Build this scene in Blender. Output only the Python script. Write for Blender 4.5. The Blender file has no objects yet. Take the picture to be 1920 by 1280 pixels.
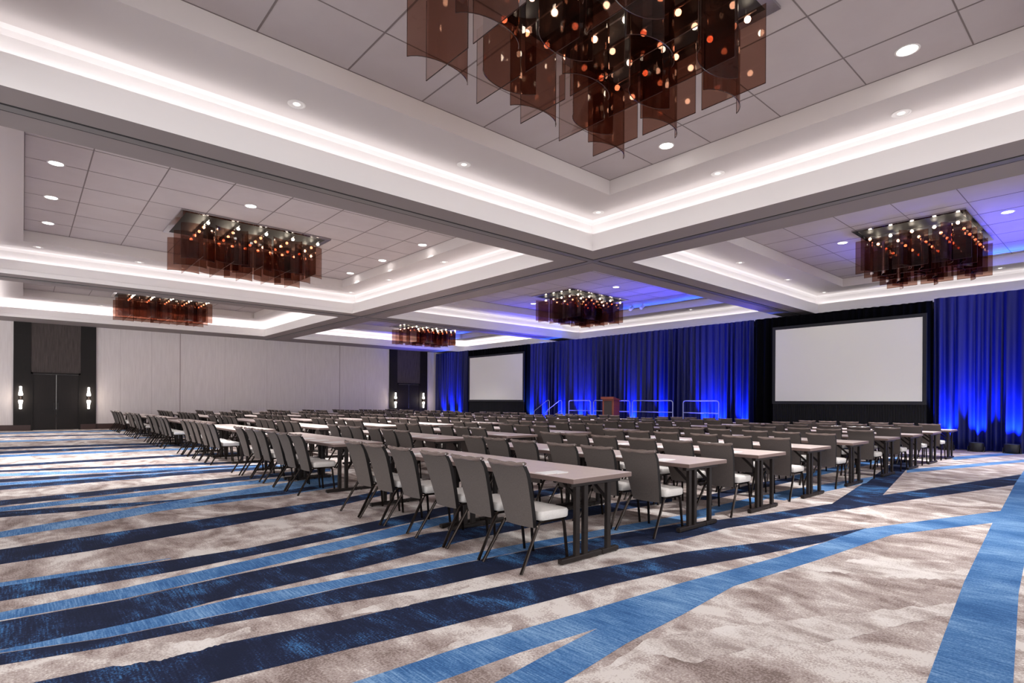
import bpy, math, random
from mathutils import Vector, Matrix
random.seed(7)
C = bpy.context.scene.collection
PI = math.pi

# ------------------------------------------------------------------ camera numbers (metres, z up; +X to the stage, +Y to the door wall)
F_PX, HOR = 1042.13, 753.07
TH, EYE, ROLL = math.radians(48.639), 1.4144, math.radians(.314)
FV = Vector((math.cos(TH), math.sin(TH), 0)); RV = Vector((math.sin(TH), -math.cos(TH), 0)); UV = Vector((0, 0, 1))
EX = RV * math.cos(ROLL) + UV * math.sin(ROLL); UP = UV * math.cos(ROLL) - RV * math.sin(ROLL)

def floor_at(x, y):
    """survey of the carpet pattern: photo pixel -> point on the floor"""
    r = FV + EX * ((x - 960) / F_PX) - UP * ((y - HOR) / F_PX)
    t = -EYE / r.z
    return (r.x * t, r.y * t)

H0, H1, H2 = 4.872, 5.62, 5.916          # beam soffit, cove soffit, tile panel
YW, XD, XW = 33.2, 21.8, 24.9            # door wall, drape line, wall behind drape

# ------------------------------------------------------------------ materials
def srgb(r, g, b):
    f = lambda c: (c / 255 / 12.92) if c / 255 <= .04045 else ((c / 255 + .055) / 1.055) ** 2.4
    return (f(r), f(g), f(b), 1)

class NT:
    def __init__(s, name):
        s.m = bpy.data.materials.new(name); s.m.use_nodes = True
        s.t = s.m.node_tree; s.t.nodes.clear()
        s.out = s.n('ShaderNodeOutputMaterial')
    def n(s, kind, **kw):
        nd = s.t.nodes.new(kind)
        for k, v in kw.items():
            if k in nd.inputs: nd.inputs[k].default_value = v
            else: setattr(nd, k, v)
        return nd
    def l(s, a, b): s.t.links.new(a, b)

def mat(name, col, rough=.6, metal=0, noise=None, bump=0, scale=(1, 1, 1), spec=.5, sheen=0, emit=None, estr=0):
    t = NT(name)
    b = t.n('ShaderNodeBsdfPrincipled'); t.l(b.outputs[0], t.out.inputs[0])
    b.inputs['Base Color'].default_value = col
    b.inputs['Roughness'].default_value = rough; b.inputs['Metallic'].default_value = metal
    b.inputs['Specular IOR Level'].default_value = spec
    if sheen: b.inputs['Sheen Weight'].default_value = sheen
    if emit: b.inputs['Emission Color'].default_value = emit; b.inputs['Emission Strength'].default_value = estr
    if noise or bump:
        tc = t.n('ShaderNodeTexCoord'); mp = t.n('ShaderNodeMapping'); mp.inputs['Scale'].default_value = scale
        t.l(tc.outputs['Object'], mp.inputs[0])
        nz = t.n('ShaderNodeTexNoise', Scale=1.0, Detail=4.0, Roughness=.6); t.l(mp.outputs[0], nz.inputs['Vector'])
        if noise:
            cr = t.n('ShaderNodeValToRGB'); cr.color_ramp.elements[0].position = .3; cr.color_ramp.elements[1].position = .7
            cr.color_ramp.elements[0].color = col; cr.color_ramp.elements[1].color = noise
            t.l(nz.outputs[0], cr.inputs[0]); t.l(cr.outputs[0], b.inputs['Base Color'])
        if bump:
            bp = t.n('ShaderNodeBump', Strength=bump, Distance=.01); t.l(nz.outputs[0], bp.inputs['Height']); t.l(bp.outputs[0], b.inputs['Normal'])
    return t.m

def emis(name, col, s):
    t = NT(name); e = t.n('ShaderNodeEmission', Color=col, Strength=s); t.l(e.outputs[0], t.out.inputs[0])
    t.m.cycles.emission_sampling = 'NONE' if s < 30 else 'AUTO'
    return t.m

def tinted(name, col, gloss=.04):
    t = NT(name)
    tr = t.n('ShaderNodeBsdfTransparent', Color=col); gl = t.n('ShaderNodeBsdfGlossy', Roughness=.04, Color=(1, .93, .9, 1))
    lw = t.n('ShaderNodeLayerWeight', Blend=.25); mr = t.n('ShaderNodeMapRange')
    mr.inputs['To Min'].default_value = gloss; mr.inputs['To Max'].default_value = .5
    t.l(lw.outputs['Fresnel'], mr.inputs[0])
    mx = t.n('ShaderNodeMixShader'); t.l(mr.outputs[0], mx.inputs[0]); t.l(tr.outputs[0], mx.inputs[1]); t.l(gl.outputs[0], mx.inputs[2])
    t.l(mx.outputs[0], t.out.inputs[0])
    return t.m

def carpet(name, stops, streak, smear=0, sc=1.0, seed=0.0):
    """cut-pile carpet: patches drawn out along the yarn, pale wandering smears, fine yarn streaks and fleck"""
    t = NT(name)
    b = t.n('ShaderNodeBsdfPrincipled', Roughness=.95); b.inputs['Specular IOR Level'].default_value = .1
    t.l(b.outputs[0], t.out.inputs[0])
    tc = t.n('ShaderNodeTexCoord')
    def noise(scale, loc, detail, rough, dist=0, rot=0):
        m = t.n('ShaderNodeMapping'); m.inputs['Scale'].default_value = scale; m.inputs['Location'].default_value = (loc + seed, loc * 1.7, 0); m.inputs['Rotation'].default_value = (0, 0, rot)
        t.l(tc.outputs['Object'], m.inputs[0])
        n = t.n('ShaderNodeTexNoise', Scale=1.0, Detail=detail, Roughness=rough, Distortion=dist); t.l(m.outputs[0], n.inputs['Vector']); return n.outputs[0]
    def math_(op, a, b_, c=None):
        n = t.n('ShaderNodeMath', operation=op)
        for k, v in enumerate((a, b_, c)):
            if v is None: continue
            if isinstance(v, (int, float)): n.inputs[k].default_value = v
            else: t.l(v, n.inputs[k])
        return n.outputs[0]
    big = noise((1.9 * sc, .95 * sc, 1), 3.1, 3, .5, 1.1, .3)
    med = noise((5.5 * sc, 3.2 * sc, 1), 9.2, 6, .65, .5, -.3)
    yarn = noise((95, 5, 1), 1.0, 2, .5, 0, .05)
    fleck = noise((75, 75, 1), 5.0, 2, .6)
    v = math_('MULTIPLY_ADD', med, .55, math_('MULTIPLY', big, .75))
    v = math_('MULTIPLY_ADD', yarn, streak, v); v = math_('MULTIPLY_ADD', fleck, .55, v)
    v = math_('SUBTRACT', v, .5 * (.55 + .75 + streak + .55) - .5)
    if smear:
        w = noise((.55, .5, 1), 21.0, 4, .55, .6)
        r = math_('ABSOLUTE', math_('SUBTRACT', w, .5), 0); r = math_('SUBTRACT', 1.0, math_('MULTIPLY', r, 22)); r = math_('MAXIMUM', r, 0)
        v = math_('MULTIPLY_ADD', r, smear, v)
    cr = t.n('ShaderNodeValToRGB'); e = cr.color_ramp.elements
    e[0].position, e[0].color = stops[0]; e[1].position, e[1].color = stops[-1]
    for p, c in stops[1:-1]: k = e.new(p); k.color = c
    t.l(v, cr.inputs[0]); t.l(cr.outputs[0], b.inputs['Base Color'])
    bp = t.n('ShaderNodeBump', Strength=.25, Distance=.004); t.l(fleck, bp.inputs['Height']); t.l(bp.outputs[0], b.inputs['Normal'])
    return t.m

M = {}
M['carpet_taupe'] = carpet('carpet taupe', [(.34, srgb(124, 109, 104)), (.385, srgb(140, 125, 120)), (.43, srgb(145, 130, 125)), (.45, srgb(166, 152, 147)), (.535, srgb(172, 158, 153)), (.555, srgb(187, 175, 170)), (.62, srgb(193, 182, 177)), (.65, srgb(218, 211, 206))], .14, .16)
M['carpet_pale'] = carpet('carpet pale', [(.34, srgb(160, 147, 142)), (.44, srgb(190, 179, 174)), (.5, srgb(204, 195, 190)), (.62, srgb(224, 218, 214))], .1, 0, 1.5, 12.0)
M['carpet_navy'] = carpet('carpet navy', [(.40, srgb(30, 36, 57)), (.55, srgb(37, 45, 72)), (.62, srgb(50, 78, 118)), (.74, srgb(76, 130, 184))], .34, 0, .9, 4.0)
M['carpet_blue'] = carpet('carpet blue', [(.28, srgb(54, 94, 144)), (.48, srgb(80, 123, 174)), (.75, srgb(134, 170, 208))], .75, 0, .5, 8.0)
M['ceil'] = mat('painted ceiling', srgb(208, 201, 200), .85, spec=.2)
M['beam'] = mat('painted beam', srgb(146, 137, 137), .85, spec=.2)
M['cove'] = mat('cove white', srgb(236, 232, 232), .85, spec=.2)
M['tile'] = mat('acoustic tile', srgb(196, 188, 189), .9, noise=srgb(190, 181, 182), scale=(1.2, 1.2, 1), spec=.1)
M['grout'] = mat('tile joint', srgb(128, 118, 117), .9)
M['track'] = mat('track aluminium', srgb(120, 116, 116), .5, .3)
M['groove'] = mat('track groove', srgb(30, 26, 28), .8)
M['wallpaper'] = mat('woven wallcovering', srgb(226, 218, 217), .85, noise=srgb(216, 207, 206), scale=(14, 1, 1.2), spec=.15)
M['wall_dark'] = mat('wall behind drape', srgb(30, 30, 36), .9)
M['espresso'] = mat('espresso panel', srgb(24, 21, 20), .55, noise=srgb(31, 26, 25), scale=(30, 1, 1.5), spec=.25)
M['fabric_dark'] = mat('dark striated fabric', srgb(66, 60, 58), .9, noise=srgb(92, 84, 82), scale=(34, 1, 1.4), spec=.1)
M['door'] = mat('dark oak door', srgb(26, 22, 22), .5, noise=srgb(34, 28, 27), scale=(40, 1, 1.5), spec=.25)
M['base'] = mat('mahogany baseboard', srgb(58, 34, 30), .4)
M['steel'] = mat('brushed steel', srgb(150, 148, 146), .35, .9)
M['back'] = mat('taupe chair fabric', srgb(88, 80, 77), .8, noise=srgb(98, 90, 86), scale=(90, 90, 90), spec=.2)
M['seat'] = mat('pale grey seat fabric', srgb(206, 201, 197), .85, noise=srgb(218, 214, 210), scale=(80, 80, 80), spec=.2)
M['piping'] = mat('brown vinyl piping', srgb(112, 98, 93), .2, spec=.9)  # colour lightened to stand in for lamp glints along the roll
M['chairmetal'] = mat('bronze tube', srgb(40, 33, 30), .22, .8)
M['edge'] = mat('chair edge', srgb(22, 18, 18), .55, spec=.25)
M['tabletop'] = mat('walnut laminate', srgb(212, 194, 187), .34, noise=srgb(226, 210, 204), scale=(40, 2, 1), spec=.5)
M['tableedge'] = mat('table edge band', srgb(116, 96, 90), .5)
M['tablemetal'] = mat('dark bronze leg', srgb(34, 27, 25), .5, .25, spec=.3)
M['paper'] = mat('notepad paper', srgb(250, 250, 250), .6)
M['pen'] = mat('pen plastic', srgb(225, 222, 222), .35)
M['glass'] = tinted('smoked amber glass', (.42, .245, .19, 1), .03)
M['glassrim'] = mat('glass rim', srgb(48, 26, 22), .15)
M['plate'] = mat('mirror plate', srgb(190, 186, 190), .12, 1)
M['plate_in'] = mat('dark reflection plate', srgb(26, 20, 19), .5, .2, spec=.2)  # mirror's dark reflection of the glass is put into this colour
M['bulb'] = emis('lamp bulb', (1, .86, .68, 1), 20)
M['disc'] = emis('downlight lens', (1, .97, .93, 1), 9)
M['disc_dim'] = emis('adjustable lamp', (1, .95, .90, 1), 1.2)
M['ring'] = mat('white trim ring', srgb(232, 228, 226), .4)
M['sconce'] = emis('sconce glass', (1, .93, .84, 1), 6)
M['screen'] = mat('projection cloth', srgb(232, 231, 222), .8, spec=.1)
M['frame'] = mat('screen border', srgb(20, 21, 28), .7)
M['black_drape'] = mat('black velour', srgb(8, 8, 12), .95, spec=.05)
M['blue_drape'] = mat('blue satin drape', (.001, .0035, .075, 1), .5, spec=.3)
M['lectern'] = mat('cherry lectern', srgb(120, 54, 38), .45, noise=srgb(104, 45, 32), scale=(4, 4, 30))
M['grille'] = mat('lectern grille', srgb(48, 38, 36), .7)
M['rail'] = mat('pale rail tube', srgb(150, 156, 190), .4, .3)  # whitish metal; the uplights' blue is put into its colour
M['black'] = mat('black metal', srgb(22, 22, 24), .5)
M['skirt'] = mat('black skirt', srgb(10, 10, 14), .95)
M['bluelens'] = emis('blue led lens', (.05, .15, 1, 1), 6)

# ------------------------------------------------------------------ mesh helpers
class MB:
    def __init__(s): s.v = []; s.f = []; s.mi = []
    def add(s, vs, fs, mi=0):
        o = len(s.v); s.v += [tuple(v) for v in vs]
        s.f += [tuple(i + o for i in f) for f in fs]; s.mi += [mi] * len(fs)
    def box(s, x0, x1, y0, y1, z0, z1, mi=0, bev=0):
        if bev:
            b = min(bev, (x1-x0)/2.01, (y1-y0)/2.01, (z1-z0)/2.01)
            rings = []
            for z, k in ((z0, b), (z0 + b, 0), (z1 - b, 0), (z1, b)):
                X0, X1, Y0, Y1 = x0 + k, x1 - k, y0 + k, y1 - k; q = b * (1 if not k else .6)
                rings.append([(X0+q,Y0,z),(X1-q,Y0,z),(X1,Y0+q,z),(X1,Y1-q,z),(X1-q,Y1,z),(X0+q,Y1,z),(X0,Y1-q,z),(X0,Y0+q,z)])
            vs = sum(rings, []); fs = []
            for r in range(3):
                for i in range(8): fs.append((r*8+i, r*8+(i+1) % 8, (r+1)*8+(i+1) % 8, (r+1)*8+i))
            fs += [tuple(range(7, -1, -1)), tuple(range(24, 32))]
            s.add(vs, fs, mi); return
        vs = [(x0,y0,z0),(x1,y0,z0),(x1,y1,z0),(x0,y1,z0),(x0,y0,z1),(x1,y0,z1),(x1,y1,z1),(x0,y1,z1)]
        s.add(vs, [(3,2,1,0),(4,5,6,7),(0,1,5,4),(1,2,6,5),(2,3,7,6),(3,0,4,7)], mi)
    def quad(s, a, b, c, d, mi=0): s.add([a, b, c, d], [(0, 1, 2, 3)], mi)
    def tube(s, pts, r, n=8, mi=0, cap=True):
        pts = [Vector(p) for p in pts]; rr = r if isinstance(r, (list, tuple)) else [r] * len(pts)
        vs = []; fs = []; up = None
        for i, p in enumerate(pts):
            d = (pts[min(i+1, len(pts)-1)] - pts[max(i-1, 0)]).normalized()
            if up is None:
                up = Vector((0, 0, 1)) if abs(d.z) < .9 else Vector((1, 0, 0))
            a = d.cross(up).normalized(); b = a.cross(d).normalized(); up = b
            for k in range(n):
                w = 2 * PI * k / n; vs.append(p + (a * math.cos(w) + b * math.sin(w)) * rr[i])
        for i in range(len(pts) - 1):
            for k in range(n): fs.append((i*n+k, i*n+(k+1) % n, (i+1)*n+(k+1) % n, (i+1)*n+k))
        if cap: fs += [tuple(range(n-1, -1, -1)), tuple(range((len(pts)-1)*n, len(pts)*n))]
        s.add(vs, fs, mi)
    def lathe(s, prof, n=16, mi=0, c=(0, 0, 0)):
        vs = []; fs = []
        for r, z in prof:
            for k in range(n): w = 2*PI*k/n; vs.append((c[0] + r*math.cos(w), c[1] + r*math.sin(w), c[2] + z))
        for i in range(len(prof) - 1):
            for k in range(n): fs.append((i*n+k, i*n+(k+1) % n, (i+1)*n+(k+1) % n, (i+1)*n+k))
        s.add(vs, fs, mi)
    def disc(s, c, r, n=16, mi=0, flip=False):
        vs = [(c[0] + r*math.cos(2*PI*k/n), c[1] + r*math.sin(2*PI*k/n), c[2]) for k in range(n)]
        s.add(vs, [tuple(range(n-1, -1, -1)) if flip else tuple(range(n))], mi)
    def build(s, name, mats, parent=None, smooth=False, loc=None):
        me = bpy.data.meshes.new(name); me.from_pydata(s.v, [], s.f)
        for m in (mats if isinstance(mats, list) else [mats]): me.materials.append(m)
        me.polygons.foreach_set('material_index', s.mi)
        if smooth:
            me.polygons.foreach_set('use_smooth', [True] * len(s.f))
            try: me.set_sharp_from_angle(angle=math.radians(40))
            except Exception: pass
        me.update()
        o = bpy.data.objects.new(name, me); C.objects.link(o)
        if parent: o.parent = parent
        if loc: o.location = loc
        return o

def tag(o, label=None, cat=None, group=None, kind=None):
    if label: o['label'] = label
    if cat: o['category'] = cat
    if group: o['group'] = group
    if kind: o['kind'] = kind
    return o
def empty(name, loc, rz=0):
    o = bpy.data.objects.new(name, None); o.empty_display_size = .1; C.objects.link(o)
    o.location = loc; o.rotation_euler = (0, 0, rz); return o
def kids(o): return [c for c in bpy.data.objects if c.parent == o]
TREE = {}
def tree_of(root):
    if root not in TREE: TREE[root] = [(c, kids(c)) for c in kids(root)]
    return TREE[root]
def dup(root, loc, rz=0):
    tr = tree_of(root)
    r = root.copy(); C.objects.link(r); r.location = loc; r.rotation_euler = (0, 0, rz)
    for c, gs in tr:
        d = c.copy(); C.objects.link(d); d.parent = r
        for g in gs:
            e = g.copy(); C.objects.link(e); e.parent = d
    return r
def lamp(name, kind, loc, energy, col, parent=None, **kw):
    l = bpy.data.lights.new(name, kind); l.energy = energy; l.color = col
    for k, v in kw.items():
        if k != 'rot': setattr(l, k, v)
    o = bpy.data.objects.new(name, l); C.objects.link(o); o.location = loc
    if 'rot' in kw: o.rotation_euler = kw['rot']
    if parent: o.parent = parent
    return o

ORD = ['zeroth','first','second','third','fourth','fifth','sixth','seventh','eighth','ninth','tenth','eleventh','twelfth']

# ------------------------------------------------------------------ floor with woven pattern (one mesh, three yarn colours)
fl = MB()
fl.quad((-8, -8, 0), (26, -8, 0), (26, 34, 0), (-8, 34, 0), 0)
layer = [0]
def clip(pts):
    lo = [(-8, 0, 1), (-8, 1, 1), (26, 0, -1), (34, 1, -1)]
    for lim, ax, sg in lo:
        out = []
        for i, p in enumerate(pts):
            q = pts[(i + 1) % len(pts)]; a = (p[ax] - lim) * sg; b = (q[ax] - lim) * sg
            if a >= 0: out.append(p)
            if (a >= 0) != (b >= 0):
                k = a / (a - b); out.append((p[0] + (q[0]-p[0])*k, p[1] + (q[1]-p[1])*k))
        pts = out
        if not pts: return []
    return pts
def band(top, bot, mi, extL=True):
    """strip between two traced edges, given as photo points on the carpet; cut into quads along its length"""
    if extL:
        for e in (top, bot):
            (x0, y0), (x1, y1) = e[0], e[1]; k = (y1 - y0) / (x1 - x0); e.insert(0, (x0 - 160, y0 - 160 * k))
    if extL and top[-1][0] < 450 and top[-1][1] < 900:
        for e in (top, bot):
            (x0, y0), (x1, y1) = e[-2], e[-1]; k = (y1 - y0) / (x1 - x0); e.append((x1 + 130, y1 + 130 * k * .8))
    layer[0] += 1; z = .0003 + layer[0] * .00003
    def samp(e, x):
        if x <= e[0][0]: return e[0][1]
        for (x0, y0), (x1, y1) in zip(e, e[1:]):
            if x <= x1: return y0 + (y1 - y0) * (x - x0) / (x1 - x0)
        return e[-1][1]
    x0 = max(top[0][0], bot[0][0]); x1 = min(top[-1][0], bot[-1][0])
    xs = sorted(set([x for x, _ in top + bot if x0 <= x <= x1] + [x0 + (x1 - x0) * i / 24 for i in range(25)]))
    for a, b in zip(xs, xs[1:]):
        pts = clip([floor_at(a, samp(bot, a)), floor_at(b, samp(bot, b)), floor_at(b, samp(top, b)), floor_at(a, samp(top, a))])
        if len(pts) > 2: fl.add([(p[0], p[1], z) for p in pts], [tuple(range(len(pts)))], mi)
def patch(px, mi):
    layer[0] += 1; z = .0003 + layer[0] * .00003
    pts = [floor_at(*p) for p in px]
    a = sum(pts[i][0]*pts[(i+1) % len(pts)][1] - pts[(i+1) % len(pts)][0]*pts[i][1] for i in range(len(pts)))
    if a < 0: pts.reverse()
    fl.add([(p[0], p[1], z) for p in pts], [tuple(range(len(pts)))], mi)
NAVY, BLUE, TAUPE = 1, 2, 0
band([(0,811),(260,805)], [(0,813.5),(260,807)], BLUE)
band([(0,818),(230,813)], [(0,820),(230,815)], NAVY)
band([(0,826),(240,820)], [(0,829),(240,822)], BLUE)
band([(0,838),(290,830),(340,828)], [(0,842.5),(290,833.5),(340,831)], NAVY)
band([(0,846),(280,834.5)], [(0,851),(290,838)], NAVY)
band([(0,853),(280,842)], [(0,857),(290,845)], BLUE)
band([(0,871),(340,852)], [(0,875.5),(340,856)], NAVY)
band([(0,881.5),(380,867)], [(0,885),(390,870.5)], NAVY)
band([(0,888),(380,874)], [(0,893),(390,878)], BLUE)
band([(0,898),(283,882.5),(400,875)], [(0,904.5),(283,887),(400,878)], NAVY)
band([(0,905),(283,887.5),(430,877)], [(0,910),(283,891),(430,880)], BLUE)
band([(0,910.5),(333,885),(520,873)], [(0,918.5),(333,891),(520,878)], NAVY)
band([(0,938),(433,895),(620,877)], [(0,948),(433,902.5),(620,883)], NAVY)
band([(0,951),(450,903),(560,893)], [(0,959),(450,910),(560,899)], BLUE)
band([(0,959),(233,943),(362,934)], [(0,970),(233,951),(362,935)], NAVY)
band([(0,996.7),(167,968),(333,938),(483,913),(640,889)], [(0,1008),(167,983),(300,958),(400,945),(533,928),(640,912)], BLUE)
band([(355,943.5),(417,931.7),(533,919),(640,903)], [(355,944),(433,936.7),(533,927),(640,908)], NAVY, False)
band([(0,1030),(333,980),(500,955),(640,935),(720,918),(900,885)], [(0,1058),(167,1033),(333,1003),(640,947),(720,928),(900,892)], NAVY)
band([(0,1092),(150,1070),(320,1046)], [(0,1101),(150,1078),(320,1047)], BLUE)
band([(0,1100),(233,1063),(467,1027),(640,990),(740,969),(880,940),(1050,912)], [(0,1127),(333,1070),(640,1007),(740,986),(880,955),(1050,925)], NAVY)
band([(0,1148),(233,1102),(433,1057),(640,1013),(740,988),(860,962)], [(0,1163),(233,1122),(433,1077),(640,1029),(750,1003),(860,975)], BLUE)
band([(0,1165),(233,1124),(433,1079),(640,1037),(800,1000),(923,983),(1060,957),(1260,925)], [(0,1218),(200,1183),(400,1127),(640,1073),(773,1040),(873,1013),(973,993),(1060,975),(1260,940)], NAVY)
band([(0,1219),(233,1170),(433,1123),(640,1085),(807,1053),(957,1023),(1073,1003),(1160,986),(1340,955)], [(0,1224),(200,1195),(433,1148),(640,1101),(807,1067),(973,1034),(1107,1008),(1240,985),(1340,966)], BLUE)
band([(0,1225),(200,1196),(433,1149),(640,1102),(807,1068),(973,1035),(1173,998),(1280,981),(1350,974),(1450,961),(1566,943),(1640,925)], [(0,1247),(200,1213),(433,1167),(640,1130),(807,1102),(973,1065),(1053,1047),(1153,1030),(1280,1011),(1361,990),(1526,964),(1640,946)], NAVY)
patch([(1560,944),(1632,897),(1680,862),(1715,862),(1695,885),(1655,928),(1640,946),(1590,955)], NAVY)
patch([(1640,930),(1655,928),(1738,916),(1921,888),(2100,855),(2100,868),(1921,906),(1808,923),(1692,939),(1630,949)], NAVY)
band([(-90,1315),(70,1278),(333,1223),(640,1163),(807,1125),(973,1092),(1140,1062),(1280,1035),(1456,1013),(1624,990)], [(-90,1385),(393,1280),(640,1220),(840,1173),(973,1140),(1140,1097),(1280,1066),(1421,1041),(1541,1017),(1624,991)], NAVY, False)
# pale ragged smears wandering across the taupe field
rg = random.Random(5)
def smear(top, bot, n=70, j=2.6):
    def samp(e, x):
        for (x0, y0), (x1, y1) in zip(e, e[1:]):
            if x <= x1: return y0 + (y1 - y0) * (x - x0) / (x1 - x0)
        return e[-1][1]
    a, b = top[0][0], top[-1][0]; T = []; B = []; w1 = w2 = 0
    for i in range(n + 1):
        x = a + (b - a) * i / n; w1 = .6 * w1 + rg.uniform(-j, j); w2 = .6 * w2 + rg.uniform(-j, j)
        T.append((x, samp(top, x) + w1)); B.append((x, max(samp(bot, x) + w2, samp(top, x) + w1 + .5)))
    band(T, B, 3, False)
smear([(1130,1253),(1210,1200),(1300,1183),(1440,1168),(1600,1150),(1700,1140),(1800,1128)], [(1130,1258),(1210,1226),(1300,1240),(1440,1210),(1600,1196),(1700,1166),(1800,1150)])
smear([(1440,1070),(1520,1052),(1620,1049),(1720,1064),(1830,1072)], [(1440,1074),(1520,1066),(1620,1078),(1720,1086),(1830,1086)])
smear([(640,1152),(760,1118),(880,1098)], [(640,1158),(760,1136),(880,1102)], 40, 1.6)
smear([(190,1245),(300,1206),(400,1196),(470,1176)], [(190,1252),(300,1238),(400,1214),(470,1184)], 50, 2)
smear([(780,1240),(880,1190),(960,1172)], [(780,1246),(880,1222),(960,1180)], 40, 2)
# broad mid-blue band with its fork at right
band([(420,1358),(660,1280),(873,1210),(1107,1143),(1280,1092),(1456,1045),(1541,1018),(1621,991),(1702,980),(1880,957)],
     [(420,1700),(900,1378),(1057,1280),(1173,1207),(1280,1152),(1375,1099),(1526,1052),(1674,1002),(1861,980),(1880,978)], BLUE, False)
patch([(1861,980),(1875,960),(1903,907),(1921,880),(1960,850),(2010,850),(1960,930),(1921,1055),(1910,1112),(1900,1280),(1895,1400),(1695,1400),(1737,1280),(1773,1182),(1808,1090)], BLUE)
patch([(700,1322),(817,1280),(973,1224),(1120,1178),(1023,1228),(927,1280),(800,1352)], TAUPE)
patch([(1700,880),(1735,877),(1925,861),(1925,865.5),(1760,881),(1700,886)], BLUE)
patch([(1780,857),(1925,846),(1925,850),(1790,862)], BLUE)
patch([(1440,934),(1480,918),(1580,902),(1640,893),(1625,905),(1540,923),(1470,938)], BLUE)
patch([(1230,985),(1300,958),(1400,935),(1480,918),(1440,934),(1390,951),(1330,964)], BLUE)
patch([(1300,935),(1420,905),(1530,888),(1520,895),(1420,917),(1330,938)], NAVY)
patch([(1480,893),(1600,868),(1690,855),(1680,862),(1600,877),(1500,899)], BLUE)
floor = tag(fl.build('floor', [M['carpet_taupe'], M['carpet_navy'], M['carpet_blue'], M['carpet_pale']]), 'patterned carpet of taupe, navy and blue streaks', kind='structure')

# ------------------------------------------------------------------ ceiling: beams with six stepped coffers, all one structure
# opening (x0,x1,y0,y1), recess (x0,x1,y0,y1)
COF = [((-.81, 9.77, -.81, 8.33), (0.0, 8.92, .35, 7.17)), ((-.81, 9.77, 9.57, 20.68), (0.0, 8.90, 11.0, 19.7)), ((-.81, 9.77, 21.97, 31.35), (0.0, 8.90, 23.2, 30.2)),
       ((11.26, 23.15, -.81, 8.33), (12.2, 22.14, .35, 7.17)), ((11.26, 23.15, 9.57, 20.68), (12.2, 22.1, 11.0, 19.7)), ((11.26, 23.15, 21.97, 31.35), (12.2, 22.1, 23.2, 30.2))]
TILE = [(4.48, 3.78), (4.48, 16.1), (4.48, 27.6), (14.64, 3.78), (14.64, 16.1), (14.64, 27.6)]
ce = MB()   # slots: beam, cove, ceil, tile, grout
xs = [-9, -.81, 9.77, 11.26, 23.15, XW]; ys = [-9, -.81, 8.33, 9.57, 20.68, 21.97, 31.35, YW]
for i in range(5):
    for j in range(7):
        if i in (1, 3) and j in (1, 3, 5): continue
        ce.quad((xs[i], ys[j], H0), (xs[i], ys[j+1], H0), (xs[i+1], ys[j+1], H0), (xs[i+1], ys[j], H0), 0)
def ring(a, za, b, zb, mi):
    A = [(a[0], a[2], za), (a[1], a[2], za), (a[1], a[3], za), (a[0], a[3], za)]
    B = [(b[0], b[2], zb), (b[1], b[2], zb), (b[1], b[3], zb), (b[0], b[3], zb)]
    for i in range(4): ce.quad(A[i], A[(i+1) % 4], B[(i+1) % 4], B[i], mi)
def grow(a, d): return (a[0]-d, a[1]+d, a[2]-d, a[3]+d)
SB = .20
for (o, r), (tx, ty) in zip(COF, TILE):
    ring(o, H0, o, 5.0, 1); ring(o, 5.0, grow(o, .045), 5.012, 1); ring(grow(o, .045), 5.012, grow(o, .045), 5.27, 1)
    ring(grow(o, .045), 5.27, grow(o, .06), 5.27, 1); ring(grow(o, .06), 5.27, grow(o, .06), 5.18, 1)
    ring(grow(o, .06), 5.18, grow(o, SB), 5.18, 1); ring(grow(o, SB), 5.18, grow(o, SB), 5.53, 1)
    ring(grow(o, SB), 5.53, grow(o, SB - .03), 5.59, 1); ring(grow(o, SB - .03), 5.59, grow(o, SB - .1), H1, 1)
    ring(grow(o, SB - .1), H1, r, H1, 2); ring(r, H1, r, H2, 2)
    ce.quad((r[0], r[2], H2), (r[0], r[3], H2), (r[1], r[3], H2), (r[1], r[2], H2), 3)
    for k in range(-12, 13):
        x = tx + 1.177 * k
        if r[0] + .05 < x < r[1] - .05: ce.box(x-.011, x+.011, r[2], r[3], H2-.004, H2-.001, 4)
        y = ty + 1.18 * k
        if r[2] + .05 < y < r[3] - .05: ce.box(r[0], r[1], y-.008, y+.008, H2-.0035, H2-.0005, 4)
    for a, b in (((r[0], r[1], r[2], r[2]+.014)), ((r[0], r[1], r[3]-.014, r[3]))), (((r[0], r[0]+.014, r[2], r[3])), ((r[1]-.014, r[1], r[2], r[3]))):
        for q in (a, b): ce.box(q[0], q[1], q[2], q[3], H2-.006, H2-.002, 4)
tag(ce.build('ceiling', [M['beam'], M['cove'], M['ceil'], M['tile'], M['grout']]), 'pale coffered ceiling with lit coves and acoustic tile', kind='structure')
# partition tracks let into the beams
def track(name, along, at, a0, a1, lab):
    m = MB()
    for lo, hi, z, mi in ((-.105, -.075, .006, 1), (-.075, .075, .010, 0), (.075, .105, .006, 1)):
        if along == 'x': m.box(a0, a1, at+lo, at+hi, H0-z, H0+.02, mi)
        else: m.box(at+lo, at+hi, a0, a1, H0-z-.0005, H0+.02, mi)
    return tag(m.build(name, [M['track'], M['groove']]), lab, kind='structure')
track('trim_1', 'x', 8.93, -9, XW - .02, 'partition track crossing the nearest beam')
track('trim_2', 'x', 21.31, -9, XW - .02, 'partition track in the beam before the door wall')
track('trim_3', 'y', 10.48, -9, YW - .02, 'partition track running across to the door wall')

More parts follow.
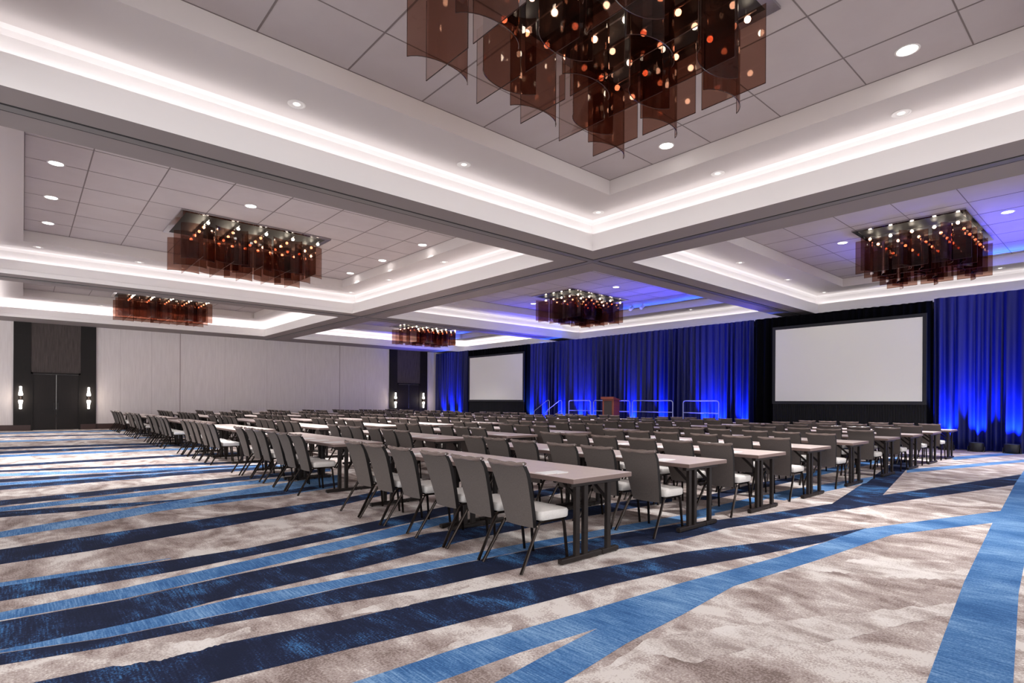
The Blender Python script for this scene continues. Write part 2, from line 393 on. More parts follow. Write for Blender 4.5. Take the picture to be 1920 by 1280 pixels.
# cove strips: long lamps lying in the troughs, shining up the back of the cove
for k, (o, r) in enumerate(COF):
    col = (1, .975, .965)
    cx, cy, lx, ly = (o[0]+o[1])/2, (o[2]+o[3])/2, o[1]-o[0], o[3]-o[2]
    for (x, y, L, ax, d) in ((cx, o[2]-.13, lx, 'x', 1), (cx, o[3]+.13, lx, 'x', -1), (o[0]-.13, cy, ly, 'y', 1), (o[1]+.13, cy, ly, 'y', -1)):
        l = lamp('cove_lamp', 'AREA', (x, y, 5.205), (.95, .95, 2.2, .95, .95, 2.0)[k] * L, col, shape='RECTANGLE', size=L, size_y=.08)
        tl = math.radians(32); xa = Vector((1, 0, 0)) if ax == 'x' else Vector((0, 1, 0)); na = Vector((0, d, 0)) if ax == 'x' else Vector((d, 0, 0))
        z = -(na * math.sin(tl) + Vector((0, 0, 1)) * math.cos(tl)); mm = Matrix((xa, z.cross(xa), z)).transposed().to_4x4(); mm.translation = Vector((x, y, 5.205)); l.matrix_world = mm

# ------------------------------------------------------------------ walls
w = MB(); w.quad((-9, YW, 0), (XW, YW, 0), (XW, YW, H0), (-9, YW, H0))
for x in (6.16, 14.87): w.box(x-.02, x+.02, YW-.004, YW, .25, H0, 1)
for x in (3.6, 4.9, 8.3, 10.5, 12.7, 16.6): w.box(x-.004, x+.004, YW-.002, YW, .25, H0, 1)
M['seam'] = mat('wall seam', srgb(168, 154, 152), .9)
tag(w.build('wall_left', [M['wallpaper'], M['seam']]), 'pale woven wallcovering wall with two doorways', kind='structure')
w = MB(); w.quad((XW, -9, 0), (XW, -9, H0), (XW, YW, H0), (XW, YW, 0))
tag(w.build('wall_front', M['wall_dark']), 'dark wall behind the drapes', kind='structure')
w = MB()
for a, b in ((-9, -.316), (-.316, .274), (2.05, 2.635), (2.635, 18.31), (18.31, 18.9), (20.676, 21.261), (21.261, XW)):
    d = .02 if b - a > 1 or a == -9 else .085
    w.box(a, b, YW - d, YW, 0, .26 if d < .05 else .25)
    w.box(a, b, YW - d - .012, YW, .0, .03)
tag(w.build('baseboard_left', M['base']), 'dark mahogany baseboard along the door wall', kind='structure')

def portal(n, x0, side, head, lab):
    root = tag(empty('door_%d' % n, (x0, YW, 0)), lab, kind='structure')
    W = 2.951; a, b = .59, 2.366
    for lo, hi in ((0, a), (b, W)):
        m = MB()
        zs = [.26, 2.66, 3.28, 4.3, H0 - .002]
        for z0, z1 in zip(zs, zs[1:]): m.box(lo + .004, hi - .004, -.07, -.002, z0 + .004, z1 - .004, 0)
        m.box(lo, hi, -.062, -.001, .25, H0 - .001, 0)
        m.build('side_panel', M['espresso'], root)
    m = MB(); m.box(a, b, -.045, -.002, 2.64, H0 - .003); m.build('header_panel', M['fabric_dark'], root)
    m = MB(); m.box(a, a+.07, -.075, -.002, 0, 2.64); m.box(b-.07, b, -.075, -.002, 0, 2.64); m.box(a, b, -.075, -.002, 2.56, 2.64)
    m.build('door_frame', M['espresso'], root)
    mid = (a + b) / 2
    for s, (lo, hi) in ((1, (a+.07, mid-.006)), (-1, (mid+.006, b-.07))):
        m = MB(); m.box(lo, hi, -.05, -.004, .02, .95); m.box(lo, hi, -.05, -.004, .965, 2.55); m.box(lo, hi, -.044, -.003, .94, .97, 1)
        lf = m.build('door_leaf', [M['door'], M['edge']], root)
        hx = hi - .06 if s == 1 else lo + .06
        m = MB(); m.tube([(hx, -.09, .9), (hx, -.09, 1.25)], .012); m.tube([(hx, -.05, .93), (hx, -.09, .93)], .009); m.tube([(hx, -.05, 1.22), (hx, -.09, 1.22)], .009)
        m.build('door_handle', M['black'], lf)
    m = MB(); m.box(mid-.009, mid+.009, -.056, -.004, .95, 2.55); m.build('astragal', M['steel'], root)
    return root
portal(1, -.316, 0, 0, 'dark double door with tall fabric header, left end of wall')
portal(2, 18.31, 0, 0, 'dark double door beside the blue drape')

def make_sconce():
    root = empty('wall_sconce', (0, 0, 0))
    m = MB(); m.box(-.05, .05, -.012, 0, -.14, .14); m.tube([(0, -.01, 0), (0, -.09, 0)], .02)
    m.lathe([(0, -.10), (.045, -.10), (.065, -.04), (.065, .04), (.045, .10), (0, .10)], 16, 0, (0, -.09, 0)); m.build('bracket', M['tablemetal'], root, True)
    for s in (1, -1):
        m = MB(); pr = [(.0, .10), (.06, .10), (.078, .125), (.076, .18), (.05, .30), (.042, .38), (.045, .5), (0, .51)]
        pr = [(r, s*z) for r, z in pr]
        m.lathe(pr if s > 0 else pr[::-1], 16, 0, (0, -.09, 0)); m.build('glass_shade', M['sconce'], root, True)
    return root
sc0 = make_sconce()
SC = [(-.07, 'left', 'leftmost double door'), (2.35, 'right', 'leftmost double door'), (18.72, 'left', 'double door nearest the blue drape'), (20.9, 'right', 'double door nearest the blue drape')]
for i, (x, sd, nm) in enumerate(SC):
    s = sc0 if i == 0 else dup(sc0, (0, 0, 0))
    s.location = (x, YW - .072, 1.48)
    tag(s, 'lit two-ended glass sconce on the %s of the %s' % (sd, nm), 'wall light', 'wall sconces beside the doors')
    lamp('sconce_lamp', 'POINT', (0, -.3, 0), 5, (1, .85, .7), s, shadow_soft_size=.12)

# ------------------------------------------------------------------ drapes along the stage wall
def drape(name, y0, y1, top, m, lab, seed, amp=.085, bot=.02, x=XD):
    rnd = random.Random(seed); mb = MB(); n = int((y1 - y0) / .018); vs = []; fs = []
    ph = 0; phs = []
    per = .2
    for i in range(n + 1):
        if i % 9 == 0: per = rnd.uniform(.17, .38)
        ph += 2 * PI * .018 / per; phs.append(ph)
    zs = [bot, 1.2, 3.0, top - .25, top]
    sc = [1.0, .95, .8, .55, .4]
    for j, z in enumerate(zs):
        for i in range(n + 1):
            y = y0 + (y1 - y0) * i / n
            u = (1 + .35 * math.sin(y * 1.7 + seed))
            vs.append((x + amp * sc[j] * u * math.sin(phs[i] + .25 * j * math.sin(y * .9)) + .03 * math.sin(y * 2.3 + j * .3), y, z))
    for j in range(4):
        for i in range(n): a = j * (n+1) + i; fs.append((a, a + n + 1, a + n + 2, a + 1))
    mb.add(vs, fs); o = mb.build(name, m, None, True)
    return tag(o, lab, 'curtain', 'floor-length drapes along the stage wall')
TOP = 4.75
drape('drape', 29.05, 32.9, TOP, M['blue_drape'], 'blue-lit drape between the door wall and the far screen', 1)
drape('drape', 23.2, 29.0, TOP - .02, M['black_drape'], 'black drape hanging behind the far projection screen', 2)
drape('drape', 10.24, 23.15, TOP - .03, M['blue_drape'], 'wide blue-lit drape behind the stage and lectern', 3)
drape('drape', 4.45, 10.2, TOP - .03, M['black_drape'], 'black drape hanging behind the large near screen', 4)
drape('drape', -4.0, 4.42, TOP + .02, M['blue_drape'], 'blue-lit drape at the right end of the room', 5)

# screens
def screen(y0, y1, z0, z1, lab):
    root = tag(empty('projection_screen', (XD - .24, (y0+y1)/2, 0)), lab, 'screen', 'projection screens before the black drapes')
    h = (y1 - y0) / 2
    m = MB(); m.box(-.012, .012, -h, h, z0, z1); m.build('screen_surface', M['screen'], root)
    m = MB(); b = .11
    for q in ((-h-b, h+b, z1, z1+b), (-h-b, h+b, z0-b, z0), (-h-b, -h, z0, z1), (h, h+b, z0, z1)): m.box(-.025, .03, q[0], q[1], q[2], q[3])
    m.build('screen_border', M['frame'], root)
    m = MB(); n = 260; vs = []
    for z in (.02, z0 - b + .02):
        for k in range(n + 1): vs.append((.03 + .014 * math.sin(k * 1.55), -h - b + (2*h + 2*b) * k / n, z))
    m.add(vs, [(k, k+n+1, k+n+2, k+1) for k in range(n)]); m.build('skirt', M['skirt'], root, True)
    return root
screen(4.66, 9.28, 1.50, 4.20, 'large blank white projection screen at right')
screen(23.55, 28.60, 1.53, 4.20, 'smaller-looking blank projection screen beyond the seating, left of the stage')

# uplights
def make_uplight():
    root = empty('floor_uplight', (0, 0, 0))
    m = MB(); m.lathe([(0, .02), (.15, .02), (.175, .05), (.18, .2), (.175, .27), (.155, .27), (.15, .24), (0, .24)], 24); m.build('housing', M['black'], root, True)
    m = MB(); m.box(-.06, .06, -.20, -.185, 0, .16); m.box(-.06, .06, .185, .20, 0, .16); m.box(-.06, .06, -.20, .20, 0, .012); m.build('yoke', M['black'], root)
    m = MB(); m.disc((0, 0, .245), .148, 24); m.build('lens', M['bluelens'], root)
    return root
up0 = make_uplight()
UPL = [31.7, 30.75, 29.8, 23.1, 21.9, 20.6, 19.3, 18.5, 16.0, 14.3, 12.25, 11.6, 10.6, 4.02, 3.3, 2.5, 1.0]
NM = ['under the leftmost blue drape, nearest the door wall', 'under the leftmost blue drape, in the middle', 'under the leftmost blue drape, nearest the far screen',
      'just right of the far screen', 'left of the stage steps', 'at the left end of the stage', 'behind the stage left of the lectern', 'behind the stage, second left of the lectern',
      'directly behind the lectern', 'behind the rail right of the lectern', 'between the two right stage rails', 'behind the rightmost stage rail', 'at the left edge of the large screen',
      'close beside the right edge of the large screen', 'left of the two dark cans at the right drape', 'right of the two dark cans at the right drape', 'rightmost of all, unseen, kept to light the right drape']  # the last can is out of view, kept for its light
for i, y in enumerate(UPL):
    u = up0 if i == 0 else dup(up0, (0, 0, 0))
    u.location = (XD - .36, y, 0)
    tag(u, 'black blue-beam floor uplight ' + NM[i], 'uplight', 'floor uplights along the drapes')
    lamp('uplight_beam', 'SPOT', (.12, 0, .29), 1500, (.02, .10, 1.0), u, spot_size=math.radians(56), spot_blend=1.0, shadow_soft_size=.04, rot=(PI, math.radians(17), 0))
    if i % 2 == 0: lamp('uplight_spill', 'SPOT', (-.1, 0, .35), 500, (.06, .06, 1.0), u, spot_size=math.radians(58), spot_blend=1, shadow_soft_size=.1, rot=(PI, math.radians(-25), 0))

# ------------------------------------------------------------------ stage, lectern, rails
SX0, SX1, SY0, SY1, SZ = 19.15, 21.2, 10.5, 19.5, .5
st = tag(empty('stage_platform', (SX0, SY0, 0)), 'low black-skirted stage platform before the blue drape', 'stage')
m = MB(); m.box(0, SX1-SX0, 0, SY1-SY0, SZ-.05, SZ, 0, .01); m.build('stage_deck', M['black'], st)
m = MB(); n = 300; vs = []; fs = []
for z in (.01, SZ - .05):
    for i in range(n + 1): vs.append((-.02 + .012 * math.sin(i * 1.9), (SY1-SY0) * i / n, z))
m.add(vs, [(i, i+n+1, i+n+2, i+1) for i in range(n)])
m.quad((0, 0, .01), (0, 0, SZ-.05), (SX1-SX0, 0, SZ-.05), (SX1-SX0, 0, .01)); m.quad((0, SY1-SY0, .01), (SX1-SX0, SY1-SY0, .01), (SX1-SX0, SY1-SY0, SZ-.05), (0, SY1-SY0, SZ-.05))
m.build('skirt', M['skirt'], st)
le = tag(empty('lectern', (19.72, 15.72, SZ)), 'reddish cherry wood lectern with dark front panel on stage', 'lectern')
m = MB(); m.box(-.24, .26, -.36, .36, 0, .06, 0, .01); m.box(-.2, .22, -.32, .32, .05, 1.08, 0, .012); m.build('body', M['lectern'], le)
m = MB(); m.add([(-.27,-.36,1.16),(.25,-.36,1.04),(.25,.36,1.04),(-.27,.36,1.16),(-.27,-.36,1.06),(.25,-.36,.98),(.25,.36,.98),(-.27,.36,1.06)], [(0,1,2,3),(7,6,5,4),(0,3,7,4),(1,0,4,5),(2,1,5,6),(3,2,6,7)])
m.build('reading_top', M['lectern'], le)
m = MB(); m.box(-.212, -.19, -.22, .22, .18, .98, 0, .004)
m.build('front_panel', M['grille'], le)
def rail(y0, y1, lab, ztop=1.0, x=20.95):
    root = tag(empty('guard_rail', (x, (y0+y1)/2, SZ)), lab, 'railing', 'stage guard rails')
    h = abs(y1 - y0) / 2; r = .1
    pts = [(0, -h, 0), (0, -h, ztop - r)] + [(0, -h + r*(1-math.cos(a)), ztop - r + r*math.sin(a)) for a in (PI/6, PI/3, PI/2)]
    pts += [(0, -p[1], p[2]) for p in pts[::-1]]
    m = MB(); m.tube(pts, .022, 8); m.build('frame', M['rail'], root, True)
    m = MB(); m.tube([(0, -h, .5), (0, h, .5)], .018, 8); m.build('mid_rail', M['rail'], root, True)
rail(11.25, 12.85, 'pale tube stage rail at the far right of the stage')
rail(13.35, 15.45, 'pale tube stage rail just right of the lectern')
rail(15.6, 17.75, 'pale tube stage rail passing behind the lectern')
rail(17.95, 19.4, 'pale tube stage rail left of the lectern')
for i, (xx, nm) in enumerate(((20.9, 'rear'), (20.0, 'front'))):
    root = tag(empty('stair_rail', (xx, 20.4, 0)), 'sloping pale handrail on the %s side of the stage steps' % nm, 'railing', 'stage stair rails')
    m = MB(); m.tube([(0, -.55, SZ), (0, -.55, 1.44), (0, -.5, 1.5), (0, -.38, 1.49), (0, .5, .98), (0, .56, .9), (0, .56, .0)], .016, 8); m.build('handrail', M['rail'], root, True)
    m = MB(); m.tube([(0, -.55, 1.0), (0, .56, .45)], .012, 8); m.build('lower_rail', M['rail'], root, True)
sp = tag(empty('stage_steps', (20.45, 20.2, 0)), 'two black steps up to the left end of the stage', 'steps')
m = MB(); m.box(-.45, .4, -.68, -.3, 0, .34); m.build('upper_step', M['black'], sp)
m = MB(); m.box(-.45, .4, -.3, .1, 0, .17); m.build('lower_step', M['black'], sp)

# ------------------------------------------------------------------ chandeliers
def make_chandelier():
    root = empty('glass_chandelier', (0, 0, 0))   # origin on the tile panel; hangs down
    m = MB(); m.box(-1.70, 1.70, -1.05, 1.05, -.034, -.004, 1)
    for q in ((-1.82, 1.82, -1.17, -1.05), (-1.82, 1.82, 1.05, 1.17), (-1.82, -1.70, -1.05, 1.05), (1.70, 1.82, -1.05, 1.05)): m.box(q[0], q[1], q[2], q[3], -.036, 0, 0)
    m.build('mounting_plate', [M['plate'], M['plate_in']], root)
    xs = [-1.37 + .685 * i for i in range(5)]; ys = [-.83, 0, .83]
    # flat sheets and bowed sheets crossing them
    zb, zt = -1.06, -.20
    m = MB(); m.quad((0, -.375, zb), (0, .375, zb), (0, .375, zt), (0, -.375, zt), 0)
    e = .004
    m.box(-e, e, -.375, .375, zb - .003, zb + .003, 1); 
    for y in (-.375, .375): m.box(-.002, .002, y - .002, y + .002, zb, zt, 1)
    flat = m.build('glass_panel', [M['glass'], M['glassrim']], root)
    def bow(sg):
        m = MB(); n = 14; P = []
        for i in range(n + 1):
            a = -1.0 + 2.0 * i / n
            x = .375 * math.sin(a * 1.25) / math.sin(1.25); y = sg * .16 * (1 - math.cos(a * 1.25)) / (1 - math.cos(1.25))
            P.append((x, y))
        for i in range(n):
            (x0, y0), (x1, y1) = P[i], P[i+1]
            m.quad((x0, y0, zb), (x1, y1, zb), (x1, y1, zt), (x0, y0, zt), 0)
        m.tube([(x, y, zb) for x, y in P], .0045, 5, 1)
        for q in (P[0], P[-1]): m.box(q[0]-.002, q[0]+.002, q[1]-.002, q[1]+.002, zb, zt, 1)
        return m.build('glass_panel', [M['glass'], M['glassrim']], root, True)
    bows = [bow(1), bow(-1)]
    first = [True, True, True]
    def put(o, k, loc):
        if first[k]: first[k] = False; o.location = loc
        else:
            c = o.copy(); C.objects.link(c); c.parent = root; c.location = loc
    for i, x in enumerate(xs):
        for j, y in enumerate(ys):
            put(flat, 0, (x, y, 0)); k = i % 2
            put(bows[k], 1 + k, (x, y - (.02 if k == 0 else .06), 0))
    # lamp rails and lamps
    m = MB(); m.tube([(0, -1.02, -.10), (0, 1.02, -.10)], .008, 6); m.tube([(0, -.9, -.10), (0, -.9, -.03)], .006, 6); m.tube([(0, .9, -.10), (0, .9, -.03)], .006, 6)
    r0 = m.build('lamp_rail', M['steel'], root)
    m = MB(); R = .036; m.lathe([(0.001, -R)] + [(R*math.sin(a), -R*math.cos(a)) for a in [PI*t/8 for t in range(1, 8)]] + [(.001, R)], 12); b0 = m.build('lamp_bulb', M['bulb'], root, True)
    fr = fb = True
    for x in xs:
        xx = x + .17
        if fr: r0.location = (xx, 0, 0); fr = False
        else: c = r0.copy(); C.objects.link(c); c.parent = root; c.location = (xx, 0, 0)
        for j in range(5):
            p = (xx, -.92 + .46 * j, -.155)
            if fb: b0.location = p; fb = False
            else: c = b0.copy(); C.objects.link(c); c.parent = root; c.location = p
    return root
ch0 = make_chandelier()
CH = [(4.61, 3.90, 'huge smoked amber glass chandelier cropped by the top of the photo'), (4.60, 16.1, 'smoked glass chandelier over the left seating, second largest on the left'),
      (4.65, 28.4, 'smoked glass chandelier nearest the leftmost double door'), (18.0, 3.87, 'smoked glass chandelier in front of the large right screen'),
      (18.05, 16.05, 'smoked glass chandelier over the lectern and stage'), (18.4, 28.9, 'smallest smoked glass chandelier, near the far screen')]
for i, (x, y, lab) in enumerate(CH):
    c = ch0 if i == 0 else dup(ch0, (0, 0, 0))
    c.location = (x, y, H2)
    tag(c, lab, 'chandelier', 'smoked glass chandeliers in the ceiling coffers')

# ------------------------------------------------------------------ downlights
def make_down(kind):
    root = empty('recessed_downlight' if kind == 't' else 'adjustable_downlight', (0, 0, 0))
    R = .115 if kind == 't' else .10
    m = MB(); m.lathe([(R, 0), (R + .022, -.001), (R + .024, -.006), (R + .004, -.010), (R - .006, -.004)], 24); m.build('trim_ring', M['ring'], root, True)
    m = MB()
    if kind == 't': m.disc((0, 0, -.005), R, 24, 0, True); m.build('lens', M['disc'], root)
    else:
        m.lathe([(.001, -.012), (.04, -.011), (.05, -.004)], 16, 1); m.disc((0, 0, -.003), R, 24, 0, True)
        m.build('lamp_head', [M['ring'], M['disc_dim']], root)
    return root
dt, ds = make_down('t'), make_down('s')
DL = [('t', 8.45, 5.54, 'right of the huge near chandelier, closer to the crossing beams'), ('t', 8.43, 2.0, 'at the top right, right of the huge near chandelier'),
      ('t', .46, 13.73, 'topmost of the three at the far left of the ceiling'), ('t', .46, 16.12, 'middle of the three at the far left of the ceiling'), ('t', .47, 18.51, 'lowest of the three at the far left of the ceiling'),
      ('t', 3.95, 13.68, 'just above the left seating chandelier'), ('t', 8.62, 13.73, 'nearest the crossing beams, right of the left seating chandelier'), ('t', 8.62, 16.11, 'second from the crossing beams, right of the left seating chandelier'),
      ('t', 8.65, 18.49, 'third from the crossing beams, right of the left seating chandelier'),
      ('t', .42, 27.6, 'left of the chandelier nearest the leftmost door'), ('t', 7.92, 27.5, 'right of the chandelier nearest the leftmost door'),
      ('t', 17.27, 2.11, 'at the right edge, right of the big-screen chandelier'), ('t', 17.21, 5.58, 'left of the chandelier before the big screen'),
      ('t', 17.37, 13.62, 'right above the stage chandelier'), ('t', 17.54, 18.48, 'left of the stage chandelier'), ('t', 17.6, 26.6, 'right of the smallest far chandelier'),
      ('s', 2.9, 7.95, 'in the near cove soffit at upper left'), ('s', 5.86, 7.98, 'in the near cove soffit, left of the chandelier tip'), ('s', 9.55, 7.99, 'in the corner of the near coffer above the crossing beams'),
      ('s', 9.54, 5.17, 'in the near cove soffit, right of the chandelier tip'), ('s', 9.52, 2.33, 'in the near cove soffit at upper right'),
      ('s', 9.52, 13.95, 'in the left coffer soffit nearest the crossing beams'), ('s', 9.52, 17.3, 'in the left coffer soffit, middle of its right side'), ('s', 9.52, 20.3, 'in the far corner of the left coffer'),
      ('s', 2.66, 20.3, 'in the left coffer soffit, below the left chandelier'), ('s', .31, 20.2, 'in the left coffer soffit at the far left'),
      ('s', 16.11, 7.99, 'in the right coffer soffit, left one by the crossing beams'), ('s', 19.51, 8.0, 'in the right coffer soffit, middle of its left side'), ('s', 22.75, 8.0, 'in the right coffer corner above the big screen'),
      ('s', 22.6, 2.93, 'in the right coffer soffit above the big screen, far right'), ('s', 22.6, 13.5, 'in the stage coffer soffit by the drape'), ('s', 2.63, 30.8, 'in the door-side coffer soffit, near the leftmost door')]
ft = {'t': True, 's': True}
for kind, x, y, nm in DL:
    src = dt if kind == 't' else ds
    if ft[kind]: o = src; ft[kind] = False
    else: o = dup(src, (0, 0, 0))
    o.location = (x, y, H2 if kind == 't' else H1)
    tag(o, ('bright white round downlight ' if kind == 't' else 'small dim round downlight ') + nm, 'downlight', 'recessed ceiling downlights')
    if kind == 't': lamp('downlight_or_fill_beam', 'SPOT', (0, 0, -.03), (300 if x < 1 else 430 if x < 10 and y < 9 else 520) if y < 22 else 650, (1, .98, .97), o, spot_size=math.radians(104), spot_blend=1, shadow_soft_size=.12)
for x, y in ((.55, 5.54), (.55, 2.0), (4.6, .8), (-3.5, 4.0)):      # unseen lamps added above and behind the camera to even out the foreground
    lamp('downlight_or_fill_beam', 'SPOT', (x, y, H2 - .03 if x > 0 else H0 - .03), 210, (1, .98, .97), None, spot_size=math.radians(104), spot_blend=1, shadow_soft_size=.12)
# track heads by the stage
for i, yy in enumerate((15.7, 15.1)):
    root = tag(empty('track_light', (21.2, yy, H2)), 'small white track spotlight, %s of two beside stage chandelier' % ('left' if i == 0 else 'right'), 'track light', 'track spots over the stage')
    m = MB(); m.tube([(0, 0, 0), (0, 0, -.14)], .015); m.build('stem', M['ring'], root)
    m = MB(); m.tube([(.08, 0, -.08), (-.14, 0, -.22)], [.06, .075], 14); m.build('head', M['ring'], root, True)

# ------------------------------------------------------------------ chairs (face +X, origin between the rear feet)
def arc(c, r, a0, a1, n, y):
    return [(c[0] + r*math.cos(a0 + (a1-a0)*i/n), y, c[1] + r*math.sin(a0 + (a1-a0)*i/n)) for i in range(n+1)]
def make_chair(full):
    root = empty('banquet_chair', (0, 0, 0))
    W = []
    def part(mb, name, mats, smooth=False):
        if full: mb.build(name, mats, root, smooth)
        else: W.append((mb, mats if isinstance(mats, list) else [mats]))
    # backrest: tapered, slightly bowed slab leaning back
    m = MB(); rows = []; N = 8; K = 9
    zs = [.34 + (.885 - .34) * i / K for i in range(K + 1)]
    def bx(z): t = (z - .365) / .52; return .205 - .12 * t - .03 * t * t - (.02 * max(0, t - .85) / .15)
    def hw(z): t = (z - .365) / .52; return .175 + .05 * min(1, t * 1.15)
    th = .042
    back = []; front = []
    for z in zs:
        for j in range(N + 1):
            u = -1 + 2 * j / N; y = u * hw(z); c = .018 * (1 - u*u)
            back.append((bx(z) - c, y, z)); front.append((bx(z) - c + th, y, z - .004))
    n1 = N + 1
    fs = [(i*n1+j+1, i*n1+j, (i+1)*n1+j, (i+1)*n1+j+1) for i in range(K) for j in range(N)]
    m.add(back, fs, 0)
    m.add(front, [f[::-1] for f in fs], 0)
    L = len(back)
    vs = back + front; q = []
    for i in range(K):
        q.append((i*n1, L+i*n1, L+(i+1)*n1, (i+1)*n1)); a = i*n1+N; q.append((a, a+n1, L+a+n1, L+a))
    for j in range(N): q.append((j, j+1, L+j+1, L+j))
    m.add(vs, q, 1)
    part(m, 'backrest', [M['back'], M['edge']], True)
    # rolled, gathered top trim
    m = MB(); z = .882
    for off, ph, rr in ((.0, 0, .017), (.026, 1.4, .014), (.012, 2.6, .012)):
        P = []
        for j in range(17):
            u = -1 + j / 8
            P.append((bx(z) - .018*(1-u*u) + off + .003 * math.sin(j*1.3 + ph), u*hw(z)*1.03, z + .006 + (.010 if off == .012 else 0) + .0035*math.sin(j*.95 + ph) + .014 * abs(u)**6))
        m.tube(P, [rr*.6] + [rr*(1 + .12*math.sin(j*1.1 + ph)) for j in range(1, 16)] + [rr*.6], 8)
    part(m, 'top_roll', M['piping'], True)
    # seat
    m = MB(); x0, x1, hw2 = .265, .61, .225; n = 8; vs = []
    prof = [(.395, -.008), (.405, 0), (.455, .003), (.472, -.006), (.480, -.03), (.486, -.12)]
    for zz, d in prof:
        for k in range(32):
            a = 2*PI*k/32; cx, sx = math.cos(a), math.sin(a)
            px = abs(cx)**.2*math.copysign(1, cx); py = abs(sx)**.2*math.copysign(1, sx)
            vs.append(((x0+x1)/2 + px*((x1-x0)/2 + d), py*(hw2 + d)*(.97 + .03*px), zz))
    fs = [(r*32+k, r*32+(k+1) % 32, (r+1)*32+(k+1) % 32, (r+1)*32+k) for r in range(len(prof)-1) for k in range(32)]
    fs += [tuple(range((len(prof)-1)*32, len(prof)*32)), tuple(range(31, -1, -1))]
    m.add(vs, fs); part(m, 'seat', M['seat'], True)
    m = MB(); m.box(x0+.02, x1-.02, -.20, .20, .378, .396); 
    for s in (-1, 1): m.tube([(.255, s*.205, .385), (.53, s*.205, .385)], .012, 6)
    for s in (-1, 1): m.tube([(.22, s*.15, .39), (.19, s*.15, .5), (.17, s*.15, .62)], .011, 6)
    part(m, 'seat_frame', M['chairmetal'], True)
    for s in (-1, 1):
        m = MB(); m.tube([(0.0, s*.25, 0), (.215, s*.215, .345), (.235, s*.21, .372), (.265, s*.205, .385)], [.0145, .015, .0145, .013], 8); part(m, 'leg', M['chairmetal'], True)
        m = MB(); m.tube([(.585, s*.222, 0), (.55, s*.212, .335), (.542, s*.208, .368), (.515, s*.205, .385)], [.0135, .0145, .0145, .013], 8); part(m, 'leg', M['chairmetal'], True)
    if not full:
        big = MB(); mats = []
        for mb, ms in W:
            idx = []
            for x in ms:
                if x not in mats: mats.append(x)
                idx.append(mats.index(x))
            o = len(big.v); big.v += mb.v; big.f += [tuple(i+o for i in f) for f in mb.f]; big.mi += [idx[k] for k in mb.mi]
        C.objects.unlink(root); bpy.data.objects.remove(root)
        root = big.build('banquet_chair', mats, None, True)
    return root
# table: origin at the middle of its front (chair side) edge; +X away from the chairs
TD, TW = .83, 1.815
def make_table():
    root = empty('seminar_table', (0, 0, 0))
    h = TW / 2
    m = MB()
    m.box(0, TD, -h, h, .702, .7435, 1, .003)
    m.box(.003, .447, -h+.003, h-.003, .7430, .7455, 0); m.box(.450, TD-.003, -h+.003, h-.003, .7430, .7455, 0)
    m.build('tabletop', [M['tabletop'], M['tableedge']], root)
    for s in (-1, 1):
        y = s * (h - .075)
        m = MB()
        for x in (.125, .235, .56): m.box(x-.027, x+.027, y-.02, y+.02, .03, .702, 0, .004)
        m.box(.03, .72, y-.026, y+.026, .665, .702, 0, .004)
        lg = m.build('leg', M['tablemetal'], root)
        m = MB(); m.box(-.09, .452, y-.027, y+.027, .008, .05, 0, .006); m.box(.458, .70, y-.027, y+.027, .008, .05, 0, .006)
        for x in (-.06, .40, .49, .67): m.lathe([(.0, 0), (.016, 0), (.016, .01), (0, .01)], 8, 0, (x, y, 0))
        m.build('foot_bar', M['tablemetal'], lg)
        for x in (.18, .56):
            m = MB(); m.tube([(x, y - s*.01, .50), (x, y - s*.06, .545), (x, y - s*.20, .665), (x, y - s*.24, .70)], .016, 6); m.build('brace', M['tablemetal'], lg)
    return root
cf, cs, tb = make_chair(True), make_chair(False), make_table()
ROWX = [4.415, 6.27, 7.919, 9.599, 11.426, 13.384, 15.148, 16.879, 18.654]
BLK = [3.26, 8.195, 13.323, 18.658, 23.77, 28.45]
m = MB(); m.box(-.14, .14, -.08, .08, 0, .004); pad0 = m.build('notepad', M['paper'])
m = MB(); m.tube([(-.07, 0, .006), (.06, 0, .006), (.07, 0, .006)], [.005, .005, .002], 6); pen0 = m.build('pen', M['pen'], None, True)
used = {'cf': False, 'cs': False, 'tb': False, 'pad': False, 'pen': False}
def take(key, src, loc, rz=0):
    if not used[key]:
        used[key] = True; src.location = loc; src.rotation_euler = (0, 0, rz); return src
    return dup(src, loc, rz)
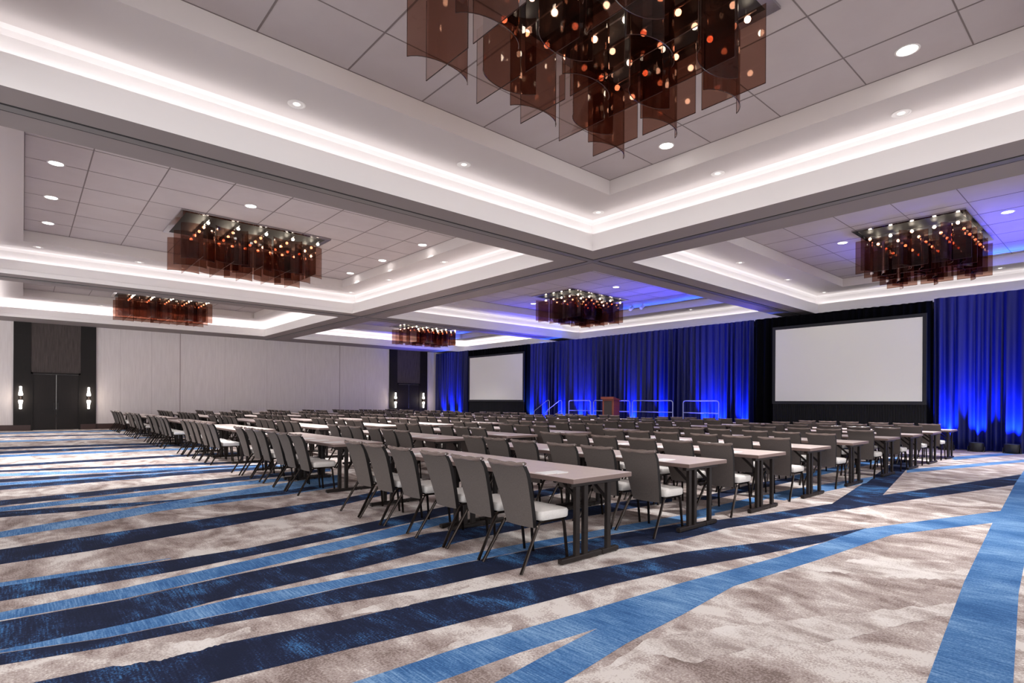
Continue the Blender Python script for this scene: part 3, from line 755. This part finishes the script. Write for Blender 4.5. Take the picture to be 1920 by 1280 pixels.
for r, xr in enumerate(ROWX):
    for b, y0 in enumerate(BLK):
        for t in range(2):
            ti = b * 2 + t + 1; ty = y0 + 1.83 * t + TW / 2
            row = '%s row from the camera' % ORD[r + 1]
            o = take('tb', tb, (xr - TD, ty, 0))
            tag(o, 'taupe wood-topped folding table, %s from the right end of the %s' % (ORD[ti], row), 'table', 'folding tables set out in rows')
            for k in range(3):
                cy = y0 + 1.83 * t + .345 + .56 * k + random.uniform(-.003, .003)
                cx = xr - TD - .51 + random.uniform(-.02, .02)
                d = math.hypot(cx, cy)
                full = d < 13.5
                o = take('cf', cf, (cx, cy, 0), math.radians(random.uniform(-.4, .4))) if full else take('cs', cs, (cx, cy, 0), math.radians(random.uniform(-.4, .4)))
                pos = ('right', 'middle', 'left')[k]
                tag(o, '%s chair of three at the %s table from the right, %s' % (pos, ORD[ti], row), 'chair', 'taupe banquet chairs in rows')
                if d < 17:
                    o = take('pad', pad0, (xr - TD + .18, cy + .1, .7458), math.radians(random.uniform(-6, 6)))
                    tag(o, 'white notepad before the %s chair, %s table from right, %s' % (pos, ORD[ti], row), 'notepad', 'notepads laid on the tables')
                if r == 0 and b == 0:
                    o = take('pen', pen0, (xr - TD + .2, cy - .02, .7458), math.radians(random.uniform(-8, 8)))
                    tag(o, 'pale pen beside the notepad of the %s chair, %s table, nearest row' % (pos, ORD[ti]), 'pen', 'pens on the nearest tables')

# ------------------------------------------------------------------ camera, world, render look
cam = bpy.data.cameras.new('Camera'); co = bpy.data.objects.new('Camera', cam); C.objects.link(co)
cam.sensor_width = 36; cam.sensor_fit = 'HORIZONTAL'; cam.lens = F_PX * 36 / 1920
cam.shift_y = (HOR - 640) / 1920; cam.clip_start = .05; cam.clip_end = 200
mt = Matrix((EX, UP, -FV)).transposed().to_4x4(); mt.translation = Vector((0, 0, EYE)); co.matrix_world = mt
sc = bpy.context.scene; sc.camera = co
wd = bpy.data.worlds.new('World'); sc.world = wd; wd.use_nodes = True
wd.node_tree.nodes['Background'].inputs[0].default_value = (1, .99, .985, 1); wd.node_tree.nodes['Background'].inputs[1].default_value = 2.0
sc.view_settings.view_transform = 'Standard'; sc.view_settings.look = 'None'; sc.view_settings.exposure = .76
cy = sc.cycles
cy.use_denoising = True
try: cy.denoiser = 'OPENIMAGEDENOISE'
except Exception: pass
cy.max_bounces = 7; cy.diffuse_bounces = 4; cy.glossy_bounces = 3; cy.transmission_bounces = 4; cy.transparent_max_bounces = 32
cy.sample_clamp_indirect = 6; cy.caustics_reflective = False; cy.caustics_refractive = False
cy.use_light_tree = True
